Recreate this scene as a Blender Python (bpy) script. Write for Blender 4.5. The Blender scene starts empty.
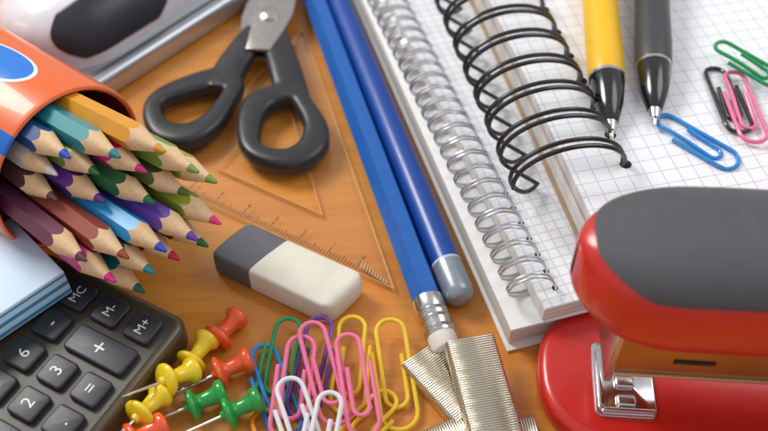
import bpy, bmesh, math, random
from mathutils import Vector, Matrix
random.seed(4)
scene=bpy.context.scene
COL=scene.collection
rad=math.radians
# ---------------------------------------------------------------- camera (1 unit = 1 cm)
TH=rad(50); H=22.0; F=950.0; CX,CY=384.0,215.5
CAMY=-H*math.cos(TH)/math.sin(TH)
cam=bpy.data.cameras.new("camera"); camo=bpy.data.objects.new("camera",cam); COL.objects.link(camo)
camo.location=(0,CAMY,H); camo.rotation_euler=(rad(90)-TH,0,0)
cam.sensor_width=36; cam.lens=36*F/768; cam.clip_start=0.5; cam.clip_end=1000
cam.dof.use_dof=True; cam.dof.focus_distance=24.8; cam.dof.aperture_fstop=0.105
scene.camera=camo
def G(u,v,z=0.0):
    "survey of the desk: world point at height z seen on the photo at u,v"
    x=(u-CX)/F; y=(v-CY)/F
    t=(H-z)/(math.sin(TH)+y*math.cos(TH))
    return Vector((x*t, CAMY+(math.cos(TH)-y*math.sin(TH))*t, z))
# ---------------------------------------------------------------- materials
def lin(c):
    return tuple(((v/255)/12.92 if v/255<=0.04045 else (((v/255)+0.055)/1.055)**2.4) for v in c)+(1,)
MC={}
def mat(name,rgb,rough=0.4,metal=0.0,coat=0.0,var=0.06,nscale=3.0,bump=0.0,bscale=20.0,trans=0.0,sss=0.0,rvar=0.08):
    if name in MC: return MC[name]
    m=bpy.data.materials.new(name); m.use_nodes=True; nt=m.node_tree; N=nt.nodes; L=nt.links
    b=N["Principled BSDF"]; b.inputs["Roughness"].default_value=rough; b.inputs["Metallic"].default_value=metal
    b.inputs["Coat Weight"].default_value=coat; b.inputs["Coat Roughness"].default_value=0.15
    b.inputs["Transmission Weight"].default_value=trans
    if sss: b.inputs["Subsurface Weight"].default_value=sss; b.inputs["Subsurface Scale"].default_value=0.15
    tc=N.new("ShaderNodeTexCoord"); nz=N.new("ShaderNodeTexNoise"); nz.inputs["Scale"].default_value=nscale; nz.inputs["Detail"].default_value=5
    L.new(tc.outputs["Object"],nz.inputs["Vector"])
    mx=N.new("ShaderNodeMix"); mx.data_type='RGBA'
    c=lin(rgb); d=tuple(max(0,v*(1-var*2.5)) for v in c[:3])+(1,)
    mx.inputs[6].default_value=d; mx.inputs[7].default_value=tuple(min(1,v*(1+var)) for v in c[:3])+(1,)
    L.new(nz.outputs["Fac"],mx.inputs[0]); L.new(mx.outputs[2],b.inputs["Base Color"])
    mr=N.new("ShaderNodeMapRange"); mr.inputs[3].default_value=max(0,rough-rvar); mr.inputs[4].default_value=rough+rvar
    L.new(nz.outputs["Fac"],mr.inputs[0]); L.new(mr.outputs[0],b.inputs["Roughness"])
    if bump:
        n2=N.new("ShaderNodeTexNoise"); n2.inputs["Scale"].default_value=bscale; n2.inputs["Detail"].default_value=4
        L.new(tc.outputs["Object"],n2.inputs["Vector"])
        bp=N.new("ShaderNodeBump"); bp.inputs["Strength"].default_value=bump; bp.inputs["Distance"].default_value=0.03
        L.new(n2.outputs["Fac"],bp.inputs["Height"]); L.new(bp.outputs[0],b.inputs["Normal"])
    MC[name]=m; return m
def math_node(nt,op,a,b=None,c=None):
    n=nt.nodes.new("ShaderNodeMath"); n.operation=op
    for i,v in enumerate((a,b,c)):
        if v is None: continue
        if isinstance(v,(int,float)): n.inputs[i].default_value=v
        else: nt.links.new(v,n.inputs[i])
    return n.outputs[0]
def mixc(nt,fac,a,b):
    n=nt.nodes.new("ShaderNodeMix"); n.data_type='RGBA'
    if isinstance(fac,(int,float)): n.inputs[0].default_value=fac
    else: nt.links.new(fac,n.inputs[0])
    for i,v in ((6,a),(7,b)):
        if isinstance(v,tuple): n.inputs[i].default_value=v
        else: nt.links.new(v,n.inputs[i])
    return n.outputs[2]
def base_nodes(name,rough):
    m=bpy.data.materials.new(name); m.use_nodes=True; nt=m.node_tree
    b=nt.nodes["Principled BSDF"]; b.inputs["Roughness"].default_value=rough
    tc=nt.nodes.new("ShaderNodeTexCoord"); sp=nt.nodes.new("ShaderNodeSeparateXYZ"); nt.links.new(tc.outputs["Object"],sp.inputs[0])
    return m,nt,b,tc,sp
def grid_mat(name,base,line,sp_,w,xl=True,yl=True):
    m,nt,b,tc,s=base_nodes(name,0.65)
    def ln(o):
        f=math_node(nt,'FRACT',math_node(nt,'DIVIDE',o,sp_)); return math_node(nt,'LESS_THAN',f,w)
    f=None
    if xl: f=ln(s.outputs[0])
    if yl:
        g=ln(s.outputs[1]); f=g if f is None else math_node(nt,'MAXIMUM',f,g)
    nz=nt.nodes.new("ShaderNodeTexNoise"); nz.inputs["Scale"].default_value=0.6; nt.links.new(tc.outputs["Object"],nz.inputs["Vector"])
    bc=mixc(nt,nz.outputs["Fac"],tuple(v*0.93 for v in lin(base)[:3])+(1,),lin(base))
    nt.links.new(mixc(nt,f,bc,lin(line)),b.inputs["Base Color"])
    return m
def layer_mat(name,base,dark,sc):
    m,nt,b,tc,s=base_nodes(name,0.7)
    mp=nt.nodes.new("ShaderNodeMapping"); mp.inputs["Scale"].default_value=(0.15,0.15,sc); nt.links.new(tc.outputs["Object"],mp.inputs[0])
    nz=nt.nodes.new("ShaderNodeTexNoise"); nz.inputs["Scale"].default_value=1; nz.inputs["Detail"].default_value=6; nt.links.new(mp.outputs[0],nz.inputs["Vector"])
    r=nt.nodes.new("ShaderNodeMapRange"); r.inputs[1].default_value=.35; r.inputs[2].default_value=.62; nt.links.new(nz.outputs["Fac"],r.inputs[0])
    nt.links.new(mixc(nt,r.outputs[0],lin(dark),lin(base)),b.inputs["Base Color"])
    return m
# ---------------------------------------------------------------- mesh helpers
def bm_out(bm):
    bm.normal_update(); bm.verts.index_update()
    r=([v.co.copy() for v in bm.verts],[[v.index for v in f.verts] for f in bm.faces]); bm.free(); return r
def join(*ps):
    V=[];Fc=[]
    for v,f in ps:
        o=len(V); V+=[Vector(p) for p in v]; Fc+=[[i+o for i in q] for q in f]
    return V,Fc
def xf(M,p): return [M@Vector(v) for v in p[0]],p[1]
def rbox(sx,sy,sz,c=(0,0,0),bev=0.05,seg=3):
    bm=bmesh.new(); bmesh.ops.create_cube(bm,size=1)
    for v in bm.verts: v.co=Vector((v.co.x*sx,v.co.y*sy,v.co.z*sz))+Vector(c)
    if bev: bmesh.ops.bevel(bm,geom=bm.edges[:],offset=bev,segments=seg,profile=0.5,affect='EDGES')
    return bm_out(bm)
def prism(pts,z0,z1,bev=0.0,seg=3,bottom=True):
    bm=bmesh.new(); vs=[bm.verts.new((p[0],p[1],z0)) for p in pts]; f=bm.faces.new(vs)
    bm.normal_update()
    if f.normal.z>0: f.normal_flip()
    r=bmesh.ops.extrude_face_region(bm,geom=[f]); up=[g for g in r['geom'] if isinstance(g,bmesh.types.BMVert)]
    for v in up: v.co.z=z1
    if bev:
        es=[e for e in bm.edges if abs(e.verts[0].co.z-e.verts[1].co.z)<1e-6 and (bottom or e.verts[0].co.z>(z0+z1)/2)]
        bmesh.ops.bevel(bm,geom=es,offset=bev,segments=seg,profile=0.5,affect='EDGES')
    bmesh.ops.recalc_face_normals(bm,faces=bm.faces[:])
    return bm_out(bm)
def rrect(x0,x1,y0,y1,r,n=6):
    P=[]
    for cx,cy,a in ((x1-r,y1-r,0),(x0+r,y1-r,90),(x0+r,y0+r,180),(x1-r,y0+r,270)):
        for i in range(n+1):
            t=rad(a+90*i/n); P.append((cx+r*math.cos(t),cy+r*math.sin(t)))
    return P
def sweep(pts,r,n=8,closed=False,up=None,flat=1.0):
    pts=[Vector(p) for p in pts]; m=len(pts); V=[];Fc=[]
    T=[]
    for i in range(m):
        a=pts[(i-1)%m] if (closed or i>0) else pts[0]; b=pts[(i+1)%m] if (closed or i<m-1) else pts[-1]
        T.append((b-a).normalized())
    nrm=Vector(up) if up else (Vector((0,0,1)) if abs(T[0].z)<.9 else Vector((1,0,0)))
    nrm=(nrm-T[0]*nrm.dot(T[0])).normalized()
    for i in range(m):
        if up: nrm=Vector(up)
        nrm=(nrm-T[i]*nrm.dot(T[i])).normalized(); bn=T[i].cross(nrm)
        ri=r[i] if isinstance(r,(list,tuple)) else r
        for k in range(n):
            a=2*math.pi*k/n; V.append(pts[i]+bn*(ri*math.cos(a))+nrm*(ri*flat*math.sin(a)))
    for i in range(m if closed else m-1):
        for k in range(n):
            j=(i+1)%m; k2=(k+1)%n
            Fc.append([i*n+k,i*n+k2,j*n+k2,j*n+k])
    if not closed:
        Fc.append(list(range(n))[::-1]); Fc.append([(m-1)*n+k for k in range(n)])
    return V,Fc
def frame(p0,d,upv=(0,0,1)):
    x=Vector(d).normalized(); z=Vector(upv); z=(z-x*z.dot(x)).normalized(); y=z.cross(x)
    M=Matrix.Identity(4)
    for i in range(3): M[i][0]=x[i];M[i][1]=y[i];M[i][2]=z[i];M[i][3]=p0[i]
    return M
def lathe(prof,n=24,radf=None,ph=0.0):
    V=[];Fc=[]
    for x,r in prof:
        for k in range(n):
            a=2*math.pi*k/n+ph; rr=r*(radf(a) if radf else 1); V.append(Vector((x,rr*math.cos(a),rr*math.sin(a))))
    m=len(prof)
    for i in range(m-1):
        for k in range(n):
            k2=(k+1)%n; Fc.append([i*n+k,(i+1)*n+k,(i+1)*n+k2,i*n+k2])
    Fc.append(list(range(n))); Fc.append([(m-1)*n+k for k in range(n)][::-1])
    return V,Fc
def catmull(P,sub=8,closed=True):
    P=[Vector(p) for p in P]; n=len(P); out=[]
    rng=range(n) if closed else range(n-1)
    for i in rng:
        if closed: a,b,c,d=P[(i-1)%n],P[i],P[(i+1)%n],P[(i+2)%n]
        else: a,b,c,d=P[max(i-1,0)],P[i],P[i+1],P[min(i+2,n-1)]
        for k in range(sub):
            t=k/sub; out.append(0.5*((2*b)+(c-a)*t+(2*a-5*b+4*c-d)*t*t+(3*b-a-3*c+d)*t**3))
    if not closed: out.append(P[-1])
    return out
def text_geo(s,size,extr=0.005):
    cu=bpy.data.curves.new("txt",'FONT'); cu.body=s; cu.size=size; cu.extrude=extr; cu.align_x='CENTER'; cu.align_y='CENTER'; cu.resolution_u=3
    o=bpy.data.objects.new("txt",cu); COL.objects.link(o); dg=bpy.context.evaluated_depsgraph_get(); dg.update()
    me=bpy.data.meshes.new_from_object(o.evaluated_get(dg))
    r=([v.co.copy() for v in me.vertices],[list(p.vertices) for p in me.polygons])
    bpy.data.objects.remove(o); bpy.data.meshes.remove(me); bpy.data.curves.remove(cu); return r
def remesh(p,vox,sm=6):
    me=bpy.data.meshes.new("t"); me.from_pydata([tuple(v) for v in p[0]],[],p[1]); o=bpy.data.objects.new("t",me); COL.objects.link(o)
    a=o.modifiers.new("r",'REMESH'); a.mode='VOXEL'; a.voxel_size=vox
    b=o.modifiers.new("s",'SMOOTH'); b.iterations=sm; b.factor=0.5
    dg=bpy.context.evaluated_depsgraph_get(); dg.update(); e=bpy.data.meshes.new_from_object(o.evaluated_get(dg))
    r=([v.co.copy() for v in e.vertices],[list(q.vertices) for q in e.polygons])
    bpy.data.objects.remove(o); return r
def mkmesh(name,p,m,smooth=35):
    me=bpy.data.meshes.new(name); me.from_pydata([tuple(v) for v in p[0]],[],p[1]); me.update()
    bm=bmesh.new(); bm.from_mesh(me); bmesh.ops.recalc_face_normals(bm,faces=bm.faces[:]); bm.to_mesh(me); bm.free()
    if smooth:
        for q in me.polygons: q.use_smooth=True
        try: me.set_sharp_from_angle(angle=rad(smooth))
        except Exception: pass
    for mm in (m if isinstance(m,(list,tuple)) else [m]): me.materials.append(mm)
    return me
WM={}
def thing(name,M,label,cat,group=None):
    o=bpy.data.objects.new(name,None); o.empty_display_size=0.5; COL.objects.link(o); o.matrix_world=M
    o["label"]=label; o["category"]=cat
    if group: o["group"]=group
    WM[o.name]=M.copy(); return o
def part(name,p,m,parent,world=False,smooth=35,label=None):
    if world: p=xf(WM[parent.name].inverted(),p)
    o=bpy.data.objects.new(name,mkmesh(name,p,m,smooth)); COL.objects.link(o); o.parent=parent
    WM[o.name]=WM[parent.name]
    if label: o["label"]=label
    return o
def solo(name,p,m,M,label,cat,group=None,world=False,smooth=35):
    if world: p=xf(M.inverted(),p)
    o=bpy.data.objects.new(name,mkmesh(name,p,m,smooth)); COL.objects.link(o); o.matrix_world=M
    o["label"]=label; o["category"]=cat
    if group: o["group"]=group
    return o
def T(v): return Matrix.Translation(Vector(v))
def RZ(v,a): return Matrix.Translation(Vector(v))@Matrix.Rotation(a,4,'Z')

# ---------------------------------------------------------------- desk
def wood():
    m,nt,b,tc,s=base_nodes("varnished_wood",0.34)
    def nz(scale,rot,det,dist=0.0):
        mp=nt.nodes.new("ShaderNodeMapping"); mp.inputs["Scale"].default_value=scale; mp.inputs["Rotation"].default_value=(0,0,rot)
        nt.links.new(tc.outputs["Object"],mp.inputs[0]); n=nt.nodes.new("ShaderNodeTexNoise"); n.inputs["Scale"].default_value=1; n.inputs["Detail"].default_value=det
        n.inputs["Distortion"].default_value=dist; nt.links.new(mp.outputs[0],n.inputs["Vector"]); return n.outputs["Fac"]
    a=nz((.07,.9,1),rad(-12),7,.8); f=nz((.6,11,1),rad(-12),5); c=nz((.08,.12,1),0,2); g=nz((.25,3.2,1),rad(-10),6,.4)
    mr=nt.nodes.new("ShaderNodeMapRange"); mr.inputs[1].default_value=.3; mr.inputs[2].default_value=.7; nt.links.new(a,mr.inputs[0])
    col=mixc(nt,mr.outputs[0],lin((200,124,42)),lin((224,156,68)))
    m2=nt.nodes.new("ShaderNodeMapRange"); m2.inputs[1].default_value=.5; m2.inputs[2].default_value=.75; m2.inputs[4].default_value=.38; nt.links.new(f,m2.inputs[0])
    col=mixc(nt,m2.outputs[0],col,lin((152,88,30)))
    m4=nt.nodes.new("ShaderNodeMapRange"); m4.inputs[1].default_value=.52; m4.inputs[2].default_value=.72; m4.inputs[4].default_value=.25; nt.links.new(g,m4.inputs[0])
    col=mixc(nt,m4.outputs[0],col,lin((166,98,34)))
    m3=nt.nodes.new("ShaderNodeMapRange"); m3.inputs[1].default_value=.35; m3.inputs[2].default_value=.65; m3.inputs[4].default_value=.35; nt.links.new(c,m3.inputs[0])
    col=mixc(nt,m3.outputs[0],col,lin((204,124,40)))
    nt.links.new(col,b.inputs["Base Color"]); b.inputs["Coat Weight"].default_value=.2; b.inputs["Coat Roughness"].default_value=.2
    bp=nt.nodes.new("ShaderNodeBump"); bp.inputs["Strength"].default_value=.12; bp.inputs["Distance"].default_value=.02; nt.links.new(f,bp.inputs["Height"]); nt.links.new(bp.outputs[0],b.inputs["Normal"])
    return m
dk=bpy.data.objects.new("desk",mkmesh("desk",rbox(150,120,3,(0,15,-1.5),.3,3),wood())); COL.objects.link(dk)
dk["kind"]="structure"; dk["label"]="varnished orange-brown wooden desk top"

# ---------------------------------------------------------------- colour pencils and cup
ax=Vector((.80,-.60,.035)).normalized()
CR=2.46; KS=.80
RC=G(71,169,2.92)
MCup=frame(RC,ax)            # local x = axis, y = sideways, z = up
def cupmat():
    m,nt,b,tc,s=base_nodes("printed_cup",0.32); b.inputs["Coat Weight"].default_value=.3
    ang=math_node(nt,'ARCTAN2',s.outputs[2],s.outputs[1])
    def band(a0,a1):
        return math_node(nt,'MULTIPLY',math_node(nt,'GREATER_THAN',ang,rad(a0)),math_node(nt,'LESS_THAN',ang,rad(a1)))
    col=mixc(nt,band(118,131),lin((226,104,48)),lin((20,98,196)))
    dx=math_node(nt,'DIVIDE',math_node(nt,'ADD',s.outputs[0],2.4),1.35); da=math_node(nt,'DIVIDE',math_node(nt,'SUBTRACT',ang,rad(80)),rad(16))
    rr=math_node(nt,'ADD',math_node(nt,'MULTIPLY',dx,dx),math_node(nt,'MULTIPLY',da,da))
    col=mixc(nt,math_node(nt,'LESS_THAN',rr,1.0),col,lin((205,222,240)))
    col=mixc(nt,math_node(nt,'LESS_THAN',rr,.80),col,lin((34,118,208)))
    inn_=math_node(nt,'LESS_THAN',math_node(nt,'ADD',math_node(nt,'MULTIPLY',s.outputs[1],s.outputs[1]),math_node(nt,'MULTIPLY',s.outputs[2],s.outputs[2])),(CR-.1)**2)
    col=mixc(nt,math_node(nt,'MULTIPLY',inn_,math_node(nt,'LESS_THAN',s.outputs[0],-.05)),col,lin((120,44,24)))  # inner wall coloured darker to paint in the shade inside the cup
    nt.links.new(col,b.inputs["Base Color"]); return m
cup=thing("pencil_cup",MCup,"orange round pencil cup with blue stripes lying on its side","pencil cup")
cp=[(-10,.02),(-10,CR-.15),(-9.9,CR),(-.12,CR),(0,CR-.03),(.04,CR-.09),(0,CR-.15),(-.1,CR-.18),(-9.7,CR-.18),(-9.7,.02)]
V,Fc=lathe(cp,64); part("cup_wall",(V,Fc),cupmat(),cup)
woodp=mat("pencil_wood",(228,192,148),.6,var=.10,nscale=9,bump=.25,bscale=26)
def hexr(a):
    a=(a%(math.pi/3))-math.pi/6; return math.cos(math.pi/6)/math.cos(a)*1.04
PC={'ochre':(214,148,40),'teal':(24,132,140),'navy':(34,74,128),'white':(212,212,214),'olive':(120,150,60),'magenta':(206,40,130),'green':(34,104,60),
 'brown':(92,64,62),'purple':(92,44,140),'moss':(84,96,44),'plum':(104,50,76),'lightblue':(36,150,214),'rust':(150,66,48),'yellowgreen':(150,168,50),
 'pink':(224,60,120),'crimson':(190,30,60),'darkgreen':(20,92,84),'violet':(96,60,160),'blue':(30,80,190)}
def colour_pencil(y,z,Lx,body,lead=None,dy=0,dz=0):
    r=.355; lead=lead or body
    dy+=y*.03; dz+=(z-.3)*.022
    p0=MCup@Vector((0,y*KS,z*KS)); d=(MCup.to_3x3()@Vector((1,dy,dz))).normalized(); tip=p0+d*Lx
    M=frame(tip,d); M=M@Matrix.Rotation(random.uniform(0,1),4,'X')
    n=24; cl=1.12; k=r/cl
    o=thing("colour_pencil",M,f"sharpened {body} colour pencil sticking out of the orange cup","colour pencil","colour pencils in the cup")
    def ring(fx,fr):
        R=[]
        for i in range(n):
            a=2*math.pi*i/n; R.append(Vector((fx(a),fr(a)*math.cos(a),fr(a)*math.sin(a))))
        return R
    hr=lambda a:r*hexr(a)
    back=-min(Lx+8.5,13)
    r0=ring(lambda a:back,hr); r1=ring(lambda a:-hr(a)/k,hr); V=r0+r1
    Fc=[[i,(i+1)%n,n+(i+1)%n,n+i] for i in range(n)]+[list(range(n))[::-1]]
    part("barrel",(V,Fc),mat("paint_"+body,PC[body],.4,coat=.15,var=.05),o,smooth=20)
    r1=ring(lambda a:-hr(a)/k,hr); lr=.12; r2=ring(lambda a:-lr/k,lambda a:lr)
    part("sharpened_cone",(r1+r2,[[i,(i+1)%n,n+(i+1)%n,n+i] for i in range(n)]),woodp,o,smooth=60)
    r2=ring(lambda a:-lr/k,lambda a:lr); r3=ring(lambda a:-.09,lambda a:.042)
    part("lead",(r2+r3,[[i,(i+1)%n,n+(i+1)%n,n+i] for i in range(n)]+[list(range(n,2*n))]),mat("lead_"+lead,PC[lead],.45,var=.1,nscale=15),o,smooth=60)
PL=[(-.78,2.26,1.6,'navy','blue'),(0.04,2.32,2.7,'teal',None),(.86,2.28,3.5,'ochre',None),
 (-1.16,1.56,1.2,'white',None),(-.38,1.56,2.1,'olive','green'),(.42,1.56,3.05,'magenta',None),(1.22,1.56,4.15,'olive',None),
 (-1.55,.86,1.35,'brown',None),(-.74,.86,2.4,'purple',None),(.06,.86,3.5,'green',None),(.86,.86,4.0,'moss',None),(1.6,.86,4.3,'yellowgreen','olive'),
 (-2.25,.16,3.0,'plum','brown'),(-1.45,.16,3.8,'rust',None),(-.64,.16,4.4,'lightblue','blue'),(.16,.16,4.8,'violet',None),(.96,.16,4.9,'yellowgreen','pink'),
 (-1.95,-.56,3.6,'magenta',None),(-1.1,-.56,4.2,'darkgreen','teal'),(-.3,-.56,4.4,'crimson',None),(.5,-.56,4.7,'green',None),
 (-1.45,-1.26,4.0,'teal','darkgreen')]
for (y,z,l,b_,le) in PL:
    colour_pencil(y,z,l,b_,le,random.uniform(-.008,.008),random.uniform(-.004,.004))

# ---------------------------------------------------------------- sticky note block
p=G(64,271,2.15)
def padmat():
    m,nt,b,tc,s=base_nodes("note_block_paper",0.6)
    z=s.outputs[2]
    f=math_node(nt,'LESS_THAN',math_node(nt,'FRACT',math_node(nt,'DIVIDE',math_node(nt,'ADD',z,-.06),.34)),.42)
    lz=math_node(nt,'LESS_THAN',z,.83)
    col=mixc(nt,math_node(nt,'MULTIPLY',f,lz),lin((204,226,242)),lin((48,150,205)))
    nt.links.new(col,b.inputs["Base Color"]); return m
Mp=RZ((p.x,p.y,1.22),rad(135))
o=solo("note_block",rbox(2.6,5.0,.92,(1.3,2.5,.46),.04,2),padmat(),Mp,"pale blue note block with striped edges on the calculator","note block")

# ---------------------------------------------------------------- calculator
o3=G(57,371,1.15); Mk=RZ((o3.x,o3.y,0),rad(61.5))
calc=thing("calculator",Mk,"black pocket calculator with dark grey keys lying on the desk","calculator")
part("body",prism(rrect(-3.2,2.95,-1.95,3.2,.45),.0,.98,.22,4),mat("calculator_shell",(92,82,62),.3,metal=.35,var=.1,bump=.1,bscale=40),calc)
part("face_plate",prism(rrect(-2.95,2.73,-1.73,3.0,.3),.97,1.0,.01,1),mat("calculator_face",(62,56,46),.4,var=.1,bump=.15,bscale=60),calc)
part("display",rbox(4.6,.9,.06,(-.1,2.45,1.02),.02,2),mat("lcd",(120,132,112),.2),calc)
keym=mat("calculator_key",(42,44,50),.42,var=.06,bump=.1,bscale=50); tm=mat("white_print",(222,222,220),.5)
keys={(5,1):"MC",(5,2):"M-",(5,3):"M+",(4,1):"-",(3,1):"6",(3,2):"3",(3,3):"=",(2,1):"5",(2,2):"2",(2,3):".",(1,1):"4",(1,2):"1",(1,3):"0"}
KX=1.04;KY=1.08
def key(cx,cy,w,h,t,sz):
    k=part("key",prism(rrect(cx-w/2,cx+w/2,cy-h/2,cy+h/2,.13,4),.99,1.17,.06,3,False),keym,calc)
    part("key_symbol",xf(T((cx,cy,1.175)),text_geo(t,sz)),tm,k,smooth=0)
for (c,r),t in keys.items(): key((c-3)*KX,(2-r)*KY,.82,.82,t,.36 if len(t)>1 else .48)
key(KX,-KY/2,.82,1.88,"+",.66)

# ---------------------------------------------------------------- eraser
pe=G(287,263,.95)
Me=RZ((pe.x,pe.y,0),rad(-29))
er=thing("eraser",Me,"worn two-tone eraser, grey and white, on the desk","eraser")
def block(x0,x1,shear,hw,h,cut,edge_r,n=18):
    V=[];Fc=[];m=40
    xs=[i/n for i in range(n+1)]
    L=x1-x0; R=edge_r
    for t in xs:
        t=t**1.6 if cut=='a' else 1-(1-t)**1.6
        x=x0+L*t
        d=(x-x0) if cut=='a' else (x1-x)
        k=1.0 if d>=R else math.sqrt(max(0,1-(1-d/R)**2))
        w=hw-R*(1-k); hh=h/2-R*.7*(1-k)
        for j in range(m):
            a=2*math.pi*j/m; c,s=math.cos(a),math.sin(a)
            y=w*math.copysign(abs(c)**.22,c); z=h/2+hh*math.copysign(abs(s)**.22,s)
            V.append(Vector((x+shear*y/hw+.03*math.sin(3*y+x),y,z)))
    for i in range(n):
        for j in range(m):
            Fc.append([i*m+j,i*m+(j+1)%m,(i+1)*m+(j+1)%m,(i+1)*m+j])
    Fc.append(list(range(m))); Fc.append([n*m+j for j in range(m)])
    return V,Fc
part("white_half",block(-.62,1.95,.16,.75,.95,'b',.28),mat("white_rubber",(228,222,206),.62,var=.10,nscale=1.1,bump=.3,bscale=16,sss=.1),er,label="white half of the eraser",smooth=40)
part("grey_half",block(-1.98,-.622,.16,.745,.94,'a',.2),mat("grey_rubber",(98,98,104),.66,var=.12,nscale=2,bump=.4,bscale=16),er,label="grey abrasive half of the eraser",smooth=40)

# ---------------------------------------------------------------- set square
c1=G(394,292,0); g2=G(205,205,0); dA=(g2-c1).normalized(); ang=math.atan2(dA.y,dA.x)
LL=8.4
def setsq():
    m=bpy.data.materials.new("clear_plastic"); m.use_nodes=True; nt=m.node_tree; nt.nodes.remove(nt.nodes["Principled BSDF"])
    t=nt.nodes.new("ShaderNodeBsdfTransparent"); t.inputs[0].default_value=(.992,.985,.97,1)
    g=nt.nodes.new("ShaderNodeBsdfGlossy"); g.inputs["Roughness"].default_value=.15; g.inputs[0].default_value=(.9,.85,.75,1)
    d=nt.nodes.new("ShaderNodeBsdfDiffuse"); d.inputs[0].default_value=(.9,.7,.45,1)
    fr=nt.nodes.new("ShaderNodeFresnel"); fr.inputs[0].default_value=1.25
    nz=nt.nodes.new("ShaderNodeTexNoise"); nz.inputs["Scale"].default_value=2.0
    mr=nt.nodes.new("ShaderNodeMapRange"); mr.inputs[3].default_value=.0; mr.inputs[4].default_value=.05; nt.links.new(nz.outputs[0],mr.inputs[0])
    m1=nt.nodes.new("ShaderNodeMixShader"); nt.links.new(mr.outputs[0],m1.inputs[0]); nt.links.new(t.outputs[0],m1.inputs[1]); nt.links.new(d.outputs[0],m1.inputs[2])
    m2=nt.nodes.new("ShaderNodeMixShader"); nt.links.new(fr.outputs[0],m2.inputs[0]); nt.links.new(m1.outputs[0],m2.inputs[1]); nt.links.new(g.outputs[0],m2.inputs[2])
    nt.links.new(m2.outputs[0],nt.nodes["Material Output"].inputs[0]); return m
Ms=RZ((c1.x,c1.y,0),ang)
sq=thing("set_square",Ms,"clear plastic set square with a scale lying under the scissors","set square")
out=[(0,0),(LL,0),(LL,-LL)]; w=1.32
inn=[(w*2.414,-w),(LL-w,-w),(LL-w,-(LL-w*2.414))]
V=[];Fc=[]
for z in (0.02,.16):
    for q in out+inn: V.append(Vector((q[0],q[1],z)))
for i in range(3):
    j=(i+1)%3
    Fc+= [[i,j,3+j,3+i],[6+i,6+j,9+j,9+i],[i,j,6+j,6+i],[3+i,3+j,9+j,9+i]]
part("plate",(V,Fc),setsq(),sq,smooth=0)
edge=mat("edge_highlight_tint",(228,182,118),.25)
tk=[]
for i in range(int((LL-1.5)*10)):
    x=1.3+i*.1; l=.34 if i%10==0 else (.26 if i%5==0 else .17)
    tk.append(rbox(.024,l,.006,(x,-.06-l/2,.166),0))
for i in range(7):
    tk.append(xf(T((1.3+i,-.52,.166))@Matrix.Rotation(math.pi,4,'Z'),text_geo(str(i),.2,.003)))
part("scale_marks",join(*tk),mat("dark_print",(88,50,24),.5),sq,smooth=0)
part("ridged_grip",join(*[xf(T((.28+.1*i,-.02-.03*i*.5,.15))@Matrix.Rotation(rad(15),4,'Z'),rbox(.045,.12+.018*i,.07,(0,-.06-.009*i,0),.015,2)) for i in range(10)]),mat("ridge_plastic",(196,160,118),.3),sq)
eg=[]
def rim(pts):
    for i in range(3):
        a=Vector((*pts[i],.16)); b=Vector((*pts[(i+1)%3],.16)); eg.append(sweep([a,b],.012,6))
rim(out); rim(inn)
part("edge_highlight",join(*eg),edge,sq)  # thin pale rods paint a highlight along the plate's edges

# ---------------------------------------------------------------- scissors
pv=G(264,30,.7); Msc=T((pv.x,pv.y,0))
sc=thing("scissors",Msc,"closed scissors with black plastic handles on the set square","scissors")
blk=mat("black_handle_plastic",(46,47,50),.34,var=.12,bump=.15,bscale=30)
def oval_sweep(pts,w,h,closed,n=16,e=.6):
    m=len(pts);V=[];Fc=[]
    for i in range(m):
        a=pts[(i-1)%m] if (closed or i>0) else pts[0]; b=pts[(i+1)%m] if (closed or i<m-1) else pts[-1]
        t=(b-a).normalized(); nz=Vector((0,0,1)); nz=(nz-t*nz.dot(t)).normalized(); bn=t.cross(nz)
        for k in range(n):
            q=2*math.pi*k/n; c,s=math.cos(q),math.sin(q)
            V.append(pts[i]+bn*(w[i]*math.copysign(abs(c)**e,c))+nz*(h[i]*math.copysign(abs(s)**e,s)))
    for i in range(m if closed else m-1):
        for k in range(n):
            j=(i+1)%m;k2=(k+1)%n; Fc.append([i*n+k,i*n+k2,j*n+k2,j*n+k])
    if not closed: Fc.append(list(range(n))[::-1]); Fc.append([(m-1)*n+k for k in range(n)])
    return V,Fc
def handle(loop,stem,zl,rl,rs):
    L_=catmull([G(u,v,zl) for u,v in loop],8,True); m=len(L_)
    ww=[rl*(1+.2*math.sin(2*math.pi*i/m*2+1)) for i in range(m)]
    a=oval_sweep(L_,ww,[.33]*m,True,e=.62)
    S=catmull([G(u,v,z) for u,v,z in stem],8,False); k=len(S)
    b=oval_sweep(S,[rs[0]+(rs[1]-rs[0])*i/(k-1) for i in range(k)],[.25+.08*i/(k-1) for i in range(k)],False,e=.62)
    return remesh(join(a,b),.06,7)
part("handle",handle([(266,101),(252,117),(250,145),(263,158),(291,161),(312,149),(316,130),(306,110),(293,96)],[(268,24,.75),(278,48,.75),(285,70,.68),(290,88,.58),(293,102,.55)],.55,.40,(.5,.6)),blk,sc,world=True)
part("handle",handle([(224,80),(196,86),(163,99),(153,114),(163,133),(188,137),(212,124),(228,102),(234,88)],[(258,32,.7),(247,46,.7),(234,64,.62),(226,80,.56),(222,92,.53)],.53,.39,(.5,.6)),blk,sc,world=True)
stl=mat("blade_steel",(206,200,194),.2,metal=1,var=.05,bump=.05)
def blade(a,z0,side):
    P=[(-1.4,.45*side),(-.4,.75*side),(.6,.95*side),(1.4,.95*side),(5,.5*side),(9.5,.0),(9.5,-.06*side),(1,-.4*side),(-1.4,-.36*side)]
    if side<0: P=P[::-1]
    return xf(RZ((pv.x,pv.y,0),a),prism(P,z0,z0+.13,.03,2))
bd=math.atan2(G(288,-50,.5).y-pv.y,G(288,-50,.5).x-pv.x)
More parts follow.
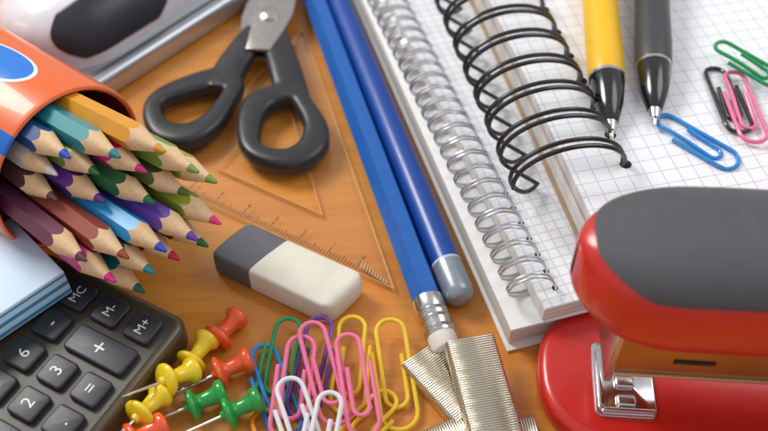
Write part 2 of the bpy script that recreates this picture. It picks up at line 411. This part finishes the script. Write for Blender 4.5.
part("blade",blade(bd-.02,.52,1),stl,sc,world=True); part("blade",blade(bd+.02,.90,-1),stl,sc,world=True)
part("pivot_screw",xf(T((pv.x+.2,pv.y+.45,1.02)),xf(Matrix.Rotation(-math.pi/2,4,'Y'),lathe([(0,.34),(.08,.34),(.14,.24),(.15,.02)],24))),stl,sc,world=True)

# ---------------------------------------------------------------- blue pencils
bl=mat("blue_paint",(24,96,178),.36,coat=.25,var=.06); bl2=mat("dark_blue_paint",(22,70,156),.36,coat=.25,var=.06); sil=mat("silver_metal",(206,206,204),.25,metal=1,var=.05)
def long_pencil(end,far,r,kind):
    a=G(*end,r); b=G(*far,r); d=(b-a).normalized(); M=frame(a,d)@Matrix.Rotation(rad(8),4,'X'); Ln=17.8
    if kind==1:
        o=thing("pencil",M,"blue hexagonal pencil with silver ferrule and white eraser end","pencil","blue pencils on the desk")
        part("eraser_tip",lathe([(0,.02),(.01,r*.55),(.05,r*.8),(.14,r*.93),(.62,r*.95)],28),mat("white_eraser_tip",(226,222,212),.6,bump=.2),o)
        pr=[(.5,r*.99)]
        for x in (.57,.67,.9,1.0,1.15,1.25): pr+=[(x,r*1.04),(x+.05,r*.96)]
        pr+=[(1.4,r*1.04),(1.72,r*1.03)]
        part("ferrule",lathe(pr,36),sil,o); s=1.7
    else:
        o=thing("pencil",M,"blue pencil with rounded silver-grey dipped end","pencil","blue pencils on the desk")
        part("dipped_cap",lathe([(0,.02),(.015,r*.4),(.07,r*.72),(.2,r*.95),(.34,r*1.02),(1.3,r*1.02)],36),mat("silver_dip_paint",(150,160,170),.3,metal=.4,coat=.4),o)
        part("pale_band",lathe([(1.29,r*1.025),(1.37,r*1.025)],36),mat("band_white",(190,200,215),.35),o); s=1.36
    n=24; k=r/1.9; hr=lambda a:r*(hexr(a) if kind==1 else 1)
    def ring(fx,fr): return [Vector((fx(2*math.pi*i/n),fr(2*math.pi*i/n)*math.cos(2*math.pi*i/n),fr(2*math.pi*i/n)*math.sin(2*math.pi*i/n))) for i in range(n)]
    q=[[i,(i+1)%n,n+(i+1)%n,n+i] for i in range(n)]
    part("barrel",(ring(lambda a:s,hr)+ring(lambda a:Ln-hr(a)/k,hr),q+[list(range(n))[::-1]]),bl if kind==1 else bl2,o,smooth=20)
    part("sharpened_cone",(ring(lambda a:Ln-hr(a)/k,hr)+ring(lambda a:Ln-.1/k,lambda a:.1),q),woodp,o,smooth=60)
    part("lead",(ring(lambda a:Ln-.1/k,lambda a:.1)+ring(lambda a:Ln,lambda a:.02),q+[list(range(n,2*n))]),mat("graphite",(50,50,54),.35),o,smooth=60)
long_pencil((447,352),(316,2),.42,1)
long_pencil((462,302),(339,2),.43,2)

# ---------------------------------------------------------------- notebooks
pgE=layer_mat("page_edges",(240,238,232),(190,186,178),26)
b0=G(507,353,0); t0=G(352,0,0); a0=math.atan2((t0-b0).y,(t0-b0).x)-math.pi/2
M0=RZ(b0,a0); bk=thing("book",M0,"closed white book lying flat under the ring notebooks","book")
z1=1.12
part("page_block",rbox(14.8,22.6,z1-.2,(7.5,11.5,z1/2),.03,2),pgE,bk)
wc=mat("white_cover",(236,236,234),.45,var=.03)
part("back_cover",rbox(15,23,.09,(7.5,11.5,.05),.02,2),wc,bk); part("front_cover",rbox(15,23,.09,(7.5,11.5,z1-.05),.02,2),wc,bk)
def helix(R,wr,pitch,n,cx,cz,y0,seg=32,Rz=None):
    P=[];Rz=Rz or R
    for i in range(n*seg+1):
        a=2*math.pi*i/seg; P.append((cx+R*math.cos(a),y0+pitch*i/seg,cz+Rz*math.sin(a)))
    return sweep(P,wr,8)
def twin(R,pitch,n,cx,cz,y0,gap,Rz=None,seg=30):
    "twin-loop wire: each loop leaves the hole narrow, opens to a pair and runs on along the spine"
    Rz=Rz or R; Q=[]
    for i in range(n):
        yc=y0+pitch*i
        def pt(k,s):
            a=rad(-8+(200+58)*k/seg)
            g=gap*min(1,.25+1.6*math.sin(min(math.pi/2,math.pi*k/seg)))
            if k>=seg-4: g=gap+(pitch/2-gap)*((k-seg+4)/4)**2*.98
            return (cx+R*math.cos(a),yc+s*g,cz+Rz*math.sin(a))
        k0=seg-7 if i==0 else seg
        Q+=[pt(k,-1) for k in range(k0,-1,-1)]+[pt(k,1) for k in range(0,seg+1)]
    P2=[Q[0]]
    for q in Q[1:]:
        if (Vector(q)-Vector(P2[-1])).length>.02: P2.append(q)
    return P2
dark=mat("hole_shadow",(30,30,32),.8)
def holes(par,n,x,y0,pitch,z,r):
    for i in range(n):
        pts=[Vector((x+r*math.cos(t*math.pi/6),y0+pitch*i+r*math.sin(t*math.pi/6),z)) for t in range(12)]
        part("punched_hole",(pts,[list(range(12))]),dark,par,smooth=0)
hz=z1+.55
h0=G(554,288,hz); h1=G(404,0,hz); a1=math.atan2((h1-h0).y,(h1-h0).x)-math.pi/2
M1=RZ((h0.x,h0.y,z1),a1); nb=thing("spiral_notebook",M1,"white ruled notebook bound with thin silver spiral","notebook")
part("page_block",rbox(11.5,20.6,.5,(5.75-.5,9.75,.27),.02,2),pgE,nb)
part("ruled_page",rbox(11.45,20.55,.012,(5.75-.5,9.75,.531),0),grid_mat("small_ruled_paper",(240,241,242),(206,213,224),.30,.16),nb)
holes(nb,33,.03,-.0,.58,.541,.085)
part("wire_spiral",join(helix(.60,.034,.58,33,-.59,.60,-.08,Rz=.56),helix(.60,.034,.58,33,-.59,.60,.045,Rz=.56)),mat("silver_wire",(206,208,212),.3,metal=.9),nb)
z2=z1+.54; zt=z2+1.2
h0=G(623,164,zt+.02); h1=G(553,30,zt+.02); a2=math.atan2((h1-h0).y,(h1-h0).x)-math.pi/2
M2=RZ((h0.x,h0.y,z2),a2); nb2=thing("spiral_notebook",M2,"thick squared notebook bound with large black spiral","notebook")
ins=1.6; W2=15; L2=20; y0=-1.9
part("back_cover",rbox(W2+.1,L2+.1,.07,(W2/2-ins,L2/2+y0,.05),.02,2),mat("kraft_cover",(178,150,120),.6,bump=.2),nb2)
part("page_block",rbox(W2,L2,.70,(W2/2-ins+.05,L2/2+y0,.45),.02,2),pgE,nb2)
part("divider_sheet",rbox(W2+.03,L2,.025,(W2/2-ins+.05,L2/2+y0,.815),.01,1),mat("plum_divider",(182,160,164),.6),nb2)
part("page_block",rbox(W2,L2,.36,(W2/2-ins+.08,L2/2+y0,1.0),.02,2),pgE,nb2)
part("squared_page",rbox(W2-.02,L2-.02,.012,(W2/2-ins+.08,L2/2+y0,1.19),0),grid_mat("squared_paper",(242,243,245),(190,198,220),.46,.06),nb2)
pit=1.16
holes(nb2,16,.08,0,pit,1.2,.17)
part("wire_spiral",sweep(twin(1.6,pit,16,-1.6,1.30,0,.13,1.08),.066,8),mat("black_wire",(24,24,26),.3,coat=.4),nb2)
ZP=zt

# ---------------------------------------------------------------- pens
def pen(tip,far,r,body,label,bname):
    a=G(*tip,ZP+.2); b=G(*far,ZP+r+.02); d=(b-a).normalized(); M=frame(a,d)
    o=thing("ballpoint_pen",M,label,"pen","pens on the notebook")
    part("metal_point",lathe([(0,.03),(.03,.05),(.25,.07),(.28,.13),(.62,.19)],24),sil,o)
    part("cone_tip",lathe([(.6,.2),(.62,.22),(1.3,r*.76),(2.1,r*.95),(2.3,r*.96)],32),mat("glossy_black",(20,20,22),.16,coat=.7),o)
    part("metal_ring",lathe([(2.29,r*.97),(2.40,r*.97)],32),sil,o)
    pr=[(2.38,r*.96),(2.46,r),(3.0,r*1.02)]
    if bname=="pen_grip_black":
        pr+=[(3.4,r*1.04),(4.6,r*.99),(6.0,r*1.0)]
    pr+=[(7,r),(12.5,r*.95),(13.2,r*.8)]
    part("barrel",lathe(pr,36),mat(bname,body,.46,coat=.15,var=.05,bump=.15,bscale=30),o)
    part("push_button",lathe([(13.1,.2),(14,.2),(14.05,.15)],20),sil,o)
    part("pocket_clip",rbox(4.0,.3,.08,(11,0,r+.14),.03,2),sil,o)
pen((612,139),(600,2),.54,(240,188,16),"yellow ballpoint pen with black cone tip on squared paper","pen_yellow_plastic")
pen((655,126),(652,2),.54,(62,64,66),"dark grey rubber ballpoint pen on squared paper","pen_grip_black")

# ---------------------------------------------------------------- paper clips
def clip_path(L,W,d):
    P=[]
    def arc(cx,cy,r,a0,a1,n=10):
        for i in range(n+1):
            a=rad(a0+(a1-a0)*i/n); P.append((cx+r*math.cos(a),cy+r*math.sin(a)))
    P.append((.30*L,-W/2)); 
    arc(L-W/2,0,W/2,-90,90)
    r2=(W-d)/2; arc(r2,W/2-r2,r2,90,270)
    r3=(W-2*d)/2; arc(.80*L-r3,0,r3,-90,90)
    P.append((.34*L,W/2-d)); return P
CC={'green':(20,150,84),'purple':(110,60,150),'pink':(240,120,160),'blue':(40,140,214),'yellow':(236,200,40),'white':(226,226,230),'orange':(236,150,30),'black':(34,34,38),'grey':(120,124,130)}
def clip(e0,e1,z0,z1,color,where,W=.86,flip=1,roll=0,r=.062,L=None):
    a=G(*e0,z0); b=G(*e1,z1); d=b-a; L=L or d.length; M=frame(a,d)@Matrix.Rotation(rad(roll),4,'X')
    pts=[Vector((x,y*flip,.0)) for x,y in clip_path(L,W,.19)]
    q=[]
    for i in range(len(pts)-1):
        n=4 if (pts[i+1]-pts[i]).length>.5 else 1
        for k in range(n): q.append(pts[i].lerp(pts[i+1],k/n))
    q.append(pts[-1])
    for v in q: v.z+=.05*math.sin(v.x*2.2)*(1 if abs(v.y)<W/2-.05 else 0)
    grp="paper clips "+where
    solo("paper_clip",sweep(q,r,10),mat("clip_"+color,CC[color],.28,coat=.4,var=.05),M,f"{color} plastic-coated paper clip {where}","paper clip",grp)
W_="piled on the desk"
clip((287,318),(268,412),.35,.10,'green',W_)
clip((326,318),(300,418),.55,.15,'purple',W_,flip=-1)
clip((257,347),(290,436),.25,.08,'blue',W_)
clip((299,336),(286,440),.80,.35,'pink',W_,W=.9)
clip((357,317),(346,414),.45,.12,'yellow',W_,flip=-1,W=.9)
clip((385,320),(402,430),.55,.10,'yellow',W_,W=.96)
clip((313,322),(340,424),.95,.45,'pink',W_,flip=-1)
clip((350,334),(366,436),.95,.55,'pink',W_,W=.8,flip=-1)
clip((283,380),(312,466),1.0,.6,'white',W_)
clip((258,412),(282,480),.12,.12,'orange',W_)
clip((395,396),(345,446),.2,.15,'yellow',W_,flip=-1)
clip((328,392),(312,474),1.2,.8,'white',W_,W=.78)
N_="on the squared page"
zc=ZP+.07
clip((657,119),(737,165),zc,zc,'blue',N_,W=.78)
clip((716,68),(742,132),zc,zc+.05,'black',N_,W=.76,flip=-1)
clip((729,72),(757,142),zc+.15,zc+.1,'pink',N_,W=.78)
clip((715,45),(783,84),zc+.45,zc+.3,'green',N_,W=.76)

# ---------------------------------------------------------------- push pins
PN={'red':(236,90,38),'yellow':(240,208,30),'green':(22,150,62)}
def pin(h,t,zh,zt_,col):
    a=G(*h,zh); b=G(*t,zt_); M=frame(a,b-a)
    o=thing("push_pin",M,f"{col} plastic push pin lying on its side","push pin","push pins scattered on the desk")
    part("grip",lathe([(0,.02),(0.01,.26),(.04,.33),(.1,.36),(.2,.35),(.27,.28),(.34,.23),(.62,.19),(.72,.2),(.78,.28),(.83,.40),(.88,.44),(.94,.44),(.99,.38),(1.02,.14),(1.12,.1)],32),mat("pin_"+col,PN[col],.26,coat=.5,var=.03,sss=.1),o,smooth=60)
    part("needle",lathe([(1.1,.045),(2.0,.04),(2.2,.008)],10),sil,o)
pin((240,314),(205,352),.42,.40,'red')
pin((252,358),(208,378),.50,.35,'red')
pin((210,336),(186,370),.42,.42,'yellow')
pin((196,369),(156,384),.5,1.0,'yellow')
pin((164,392),(128,426),.6,.9,'yellow')
pin((226,391),(176,412),.46,.4,'green')
pin((262,398),(196,428),.50,.3,'green')
pin((166,424),(120,446),.6,.8,'red')

# ---------------------------------------------------------------- staples
def staple_mat():
    m=mat("staple_wire",(222,214,196),.22,metal=1,var=.02,nscale=.8,rvar=.02)
    return m
stm=staple_mat()
def strip(c,a,z,Ln,tilt=0,roll=0):
    ps=[]; pt=.066; n=int(Ln/pt); w=.62; h=.45
    for i in range(n):
        x=-Ln/2+i*pt; j=random.uniform(-.006,.006)
        P=[(x,-w,0),(x,-w+j,h-.05),(x,-w+.05,h+j*.5),(x,w-.05,h+j*.5),(x,w+j,h-.05),(x,w,0)]
        ps.append(sweep(P,.033,8,up=(1,0,0)))
    p=G(*c,z+.45); M=RZ((p.x,p.y,z),a)@Matrix.Rotation(tilt,4,'Y')@Matrix.Rotation(roll,4,'X')
    solo("staple_strip",join(*ps),stm,M,"strip of glued brass-coloured staples lying on the desk","staples","staple strips on the desk",smooth=60)
strip((487,398),rad(-79),.50,3.5,rad(3))
strip((448,381),rad(-52),.0,2.2)
strip((510,442),rad(8),.0,1.7)
strip((448,446),rad(25),.0,1.4)

# ---------------------------------------------------------------- stapler
def arm_surface(W,Hh,zb,e=.72,fl=2.4,gl=3.6,base=.42):
    def S(x,ph,off=0.0):
        f=math.sqrt(max(0,1-(1-min(x/fl,1))**2)); g=math.sqrt(max(0,1-(1-min(x/gl,1))**2))
        w=W*f**.9+off; h=Hh*(base+(1-base)*g)+off; c,s=math.cos(ph),math.sin(ph)
        return Vector((x-off*(1-f),w*math.copysign(abs(c)**e,c),zb+h*abs(s)**e))
    return S
def shell_geo(S,zb,skirt,fl=2.4):
    xs=[fl*(1-math.cos(math.pi/2*i/14)) for i in range(15)]+[3,3.8,5,7,9,11,12.3,12.8,13.0]
    n=28;V=[];Fc=[]
    for i,x in enumerate(xs):
        k=1 if x<12.5 else (.93 if x<12.9 else .8)
        for j in range(n+1):
            q=S(max(x,.002),math.pi*j/n); q.y*=k; q.z=zb+(q.z-zb)*k; V.append(q)
        yl,yr=V[-1].y,V[-n-1].y; sk=skirt*min(1,.35+x/1.6)
        V.append(Vector((x,yl*.98,zb-sk*.8))); V.append(Vector((x,yl*.92,zb-sk))); V.append(Vector((x,yr*.92,zb-sk))); V.append(Vector((x,yr*.98,zb-sk*.8)))
    m=n+5
    for i in range(len(xs)-1):
        for j in range(m):
            j2=(j+1)%m; Fc.append([i*m+j,(i+1)*m+j,(i+1)*m+j2,i*m+j2])
    Fc.append([(len(xs)-1)*m+j for j in range(m)])
    return V,Fc
def patch(S,a0,a1,x0,x1,curve,nu=40,nv=30,off=.05,px=3.2,endc=0):
    V=[];Fc=[]
    for i in range(nu+1):
        u=i/nu
        for j in range(nv+1):
            v=j/nv; ph=a0+(a1-a0)*v; t=abs(2*v-1)**px
            xs=x0+curve*t; xe=x1-endc*t
            x=xs+(xe-xs)*(u**1.5)
            bd=(i==0 or i==nu or j==0 or j==nv)
            V.append(S(x,ph,-.08 if bd else off))
    for i in range(nu):
        for j in range(nv):
            a=i*(nv+1)+j; Fc.append([a,a+1,a+nv+2,a+nv+1])
    return V,Fc
def stapler(M,shell,cap,label,magm):
    o=thing("stapler",M,label,"stapler")
    L=13.0;hw=2.15
    P=[]
    for i in range(21):
        a=rad(90+180*i/20); c,s=math.cos(a),math.sin(a); P.append((2.3+2.3*math.copysign(abs(c)**.85,c),hw*math.copysign(abs(s)**.85,s)))
    P+= [(L-.4,-hw*.92),(L,-hw*.8),(L,hw*.8),(L-.4,hw*.92)]
    part("base",prism(P,0,.85,.28,5),shell,o)
    chrome=mat("chrome",(214,214,216),.14,metal=1,var=.03)
    an=part("anvil",prism(rrect(1.35,2.85,-1.4,.75,.18),.85,.95,.03,2),chrome,o)
    part("anvil_lip",rbox(1.3,.12,.2,(2.15,-1.27,1.0),.04,2),chrome,an)
    part("anvil_lip",rbox(.12,1.6,.26,(1.48,-.4,1.02),.04,2),chrome,an)
    for y in (-.98,-.45):
        part("crimp_groove",xf(T((2.1,y,.99)),rbox(.5,.34,.18,(0,0,0),.08,3)),sil,an)
    my=-.42
    mg=part("magazine",rbox(10.6,1.5,2.5,(6.75,my,3.75),.07,3),magm,o)
    part("front_plate",prism(rrect(1.32,1.50,my-.76,my+.76,.05,3),2.2,5.0,.03,2),sil,mg)
    part("guide_rail",rbox(10.5,.06,.12,(6.7,my-.77,2.62),.02,2),sil,mg)
    part("slot",rbox(.95,.02,.14,(3.2,my-.765,3.25),0),dark,mg)
    part("hinge",rbox(1.8,2.9,4.4,(11.6,0,2.9),.2,3),mat("hinge_dark",(40,40,44),.4),o)
    W=1.75;Hh=1.75;zb=5.0
    S=arm_surface(W,Hh,zb,base=.55)
    sh=lambda g:xf(T((.22,0,0)),g)
    part("arm_shell",sh(shell_geo(S,zb,.62)),shell,o,smooth=50)
    part("rubber_cap",sh(patch(S,rad(24),rad(156),.28,12.2,1.35,px=3.0)),cap,o,smooth=60)
    return o
ps=G(537,372,.5)
red=mat("red_plastic",(204,36,28),.3,coat=.4,var=.05,bump=.06,bscale=50)
def rubber():
    m=mat("dark_rubber",(80,82,86),.42,var=.08,bump=.8,bscale=42); return m
stapler(RZ((ps.x,ps.y,0),rad(-4)),red,rubber(),"red stapler with dark grey rubber top standing on the desk",mat("steel_desk_reflection",(186,140,88),.26,metal=.9,var=.1,nscale=1))  # magazine's golden tint paints in the wooden desk's reflection

# ---------------------------------------------------------------- hole punch (blurred grey machine)
Mh=RZ((-11.6,5.3,0),rad(49))
hp=thing("hole_punch",Mh,"silver-white hole punch with a black grip beside the cup","hole punch")
spl=mat("silver_plastic",(220,223,232),.22,metal=.0,coat=.6)
part("base_rail",prism(rrect(0,14,-1.95,4.2,.8,6),0,.95,.25,4),mat("brushed_silver",(190,194,200),.24,metal=.75,var=.1,nscale=.7),hp)
gd=mat("groove_dark",(84,86,92),.4)
part("rail_groove",rbox(12,.12,.05,(7.2,-1.55,.955),.02,2),gd,hp)
S=arm_surface(2.45,2.1,.95,.85,2.4,3.0,.35)
sh_=lambda g:xf(T((.1,1.1,0)),g)
part("lever_shell",sh_(shell_geo(S,.95,.0,2.4)),spl,hp,smooth=50)
part("black_grip",sh_(patch(S,rad(116),rad(173),.72,5.2,.7,px=2.4,endc=1.0)),mat("black_rubber",(40,45,54),.35,bump=.1),hp,smooth=60)

# ---------------------------------------------------------------- light
w=bpy.data.worlds.new("World"); scene.world=w; w.use_nodes=True
bg=w.node_tree.nodes["Background"]; bg.inputs[0].default_value=(.98,.97,1,1); bg.inputs[1].default_value=.58
def area(loc,size,e,col,tgt=(0,0,0)):
    l=bpy.data.lights.new("soft_light",'AREA'); l.size=size; l.energy=e; l.color=col; l.shape='DISK'
    ob=bpy.data.objects.new("soft_light",l); COL.objects.link(ob); ob.location=loc
    ob.rotation_euler=(Vector(tgt)-Vector(loc)).to_track_quat('-Z','Y').to_euler()
area((-38,26,46),25,31500,(1,.98,.94))  # key: soft window light from the back left
area((34,8,45),34,7500,(.97,.98,1))  # fill lamp added to brighten the right side, not a window
scene.view_settings.view_transform='Standard'; scene.view_settings.look='None'; scene.view_settings.exposure=0
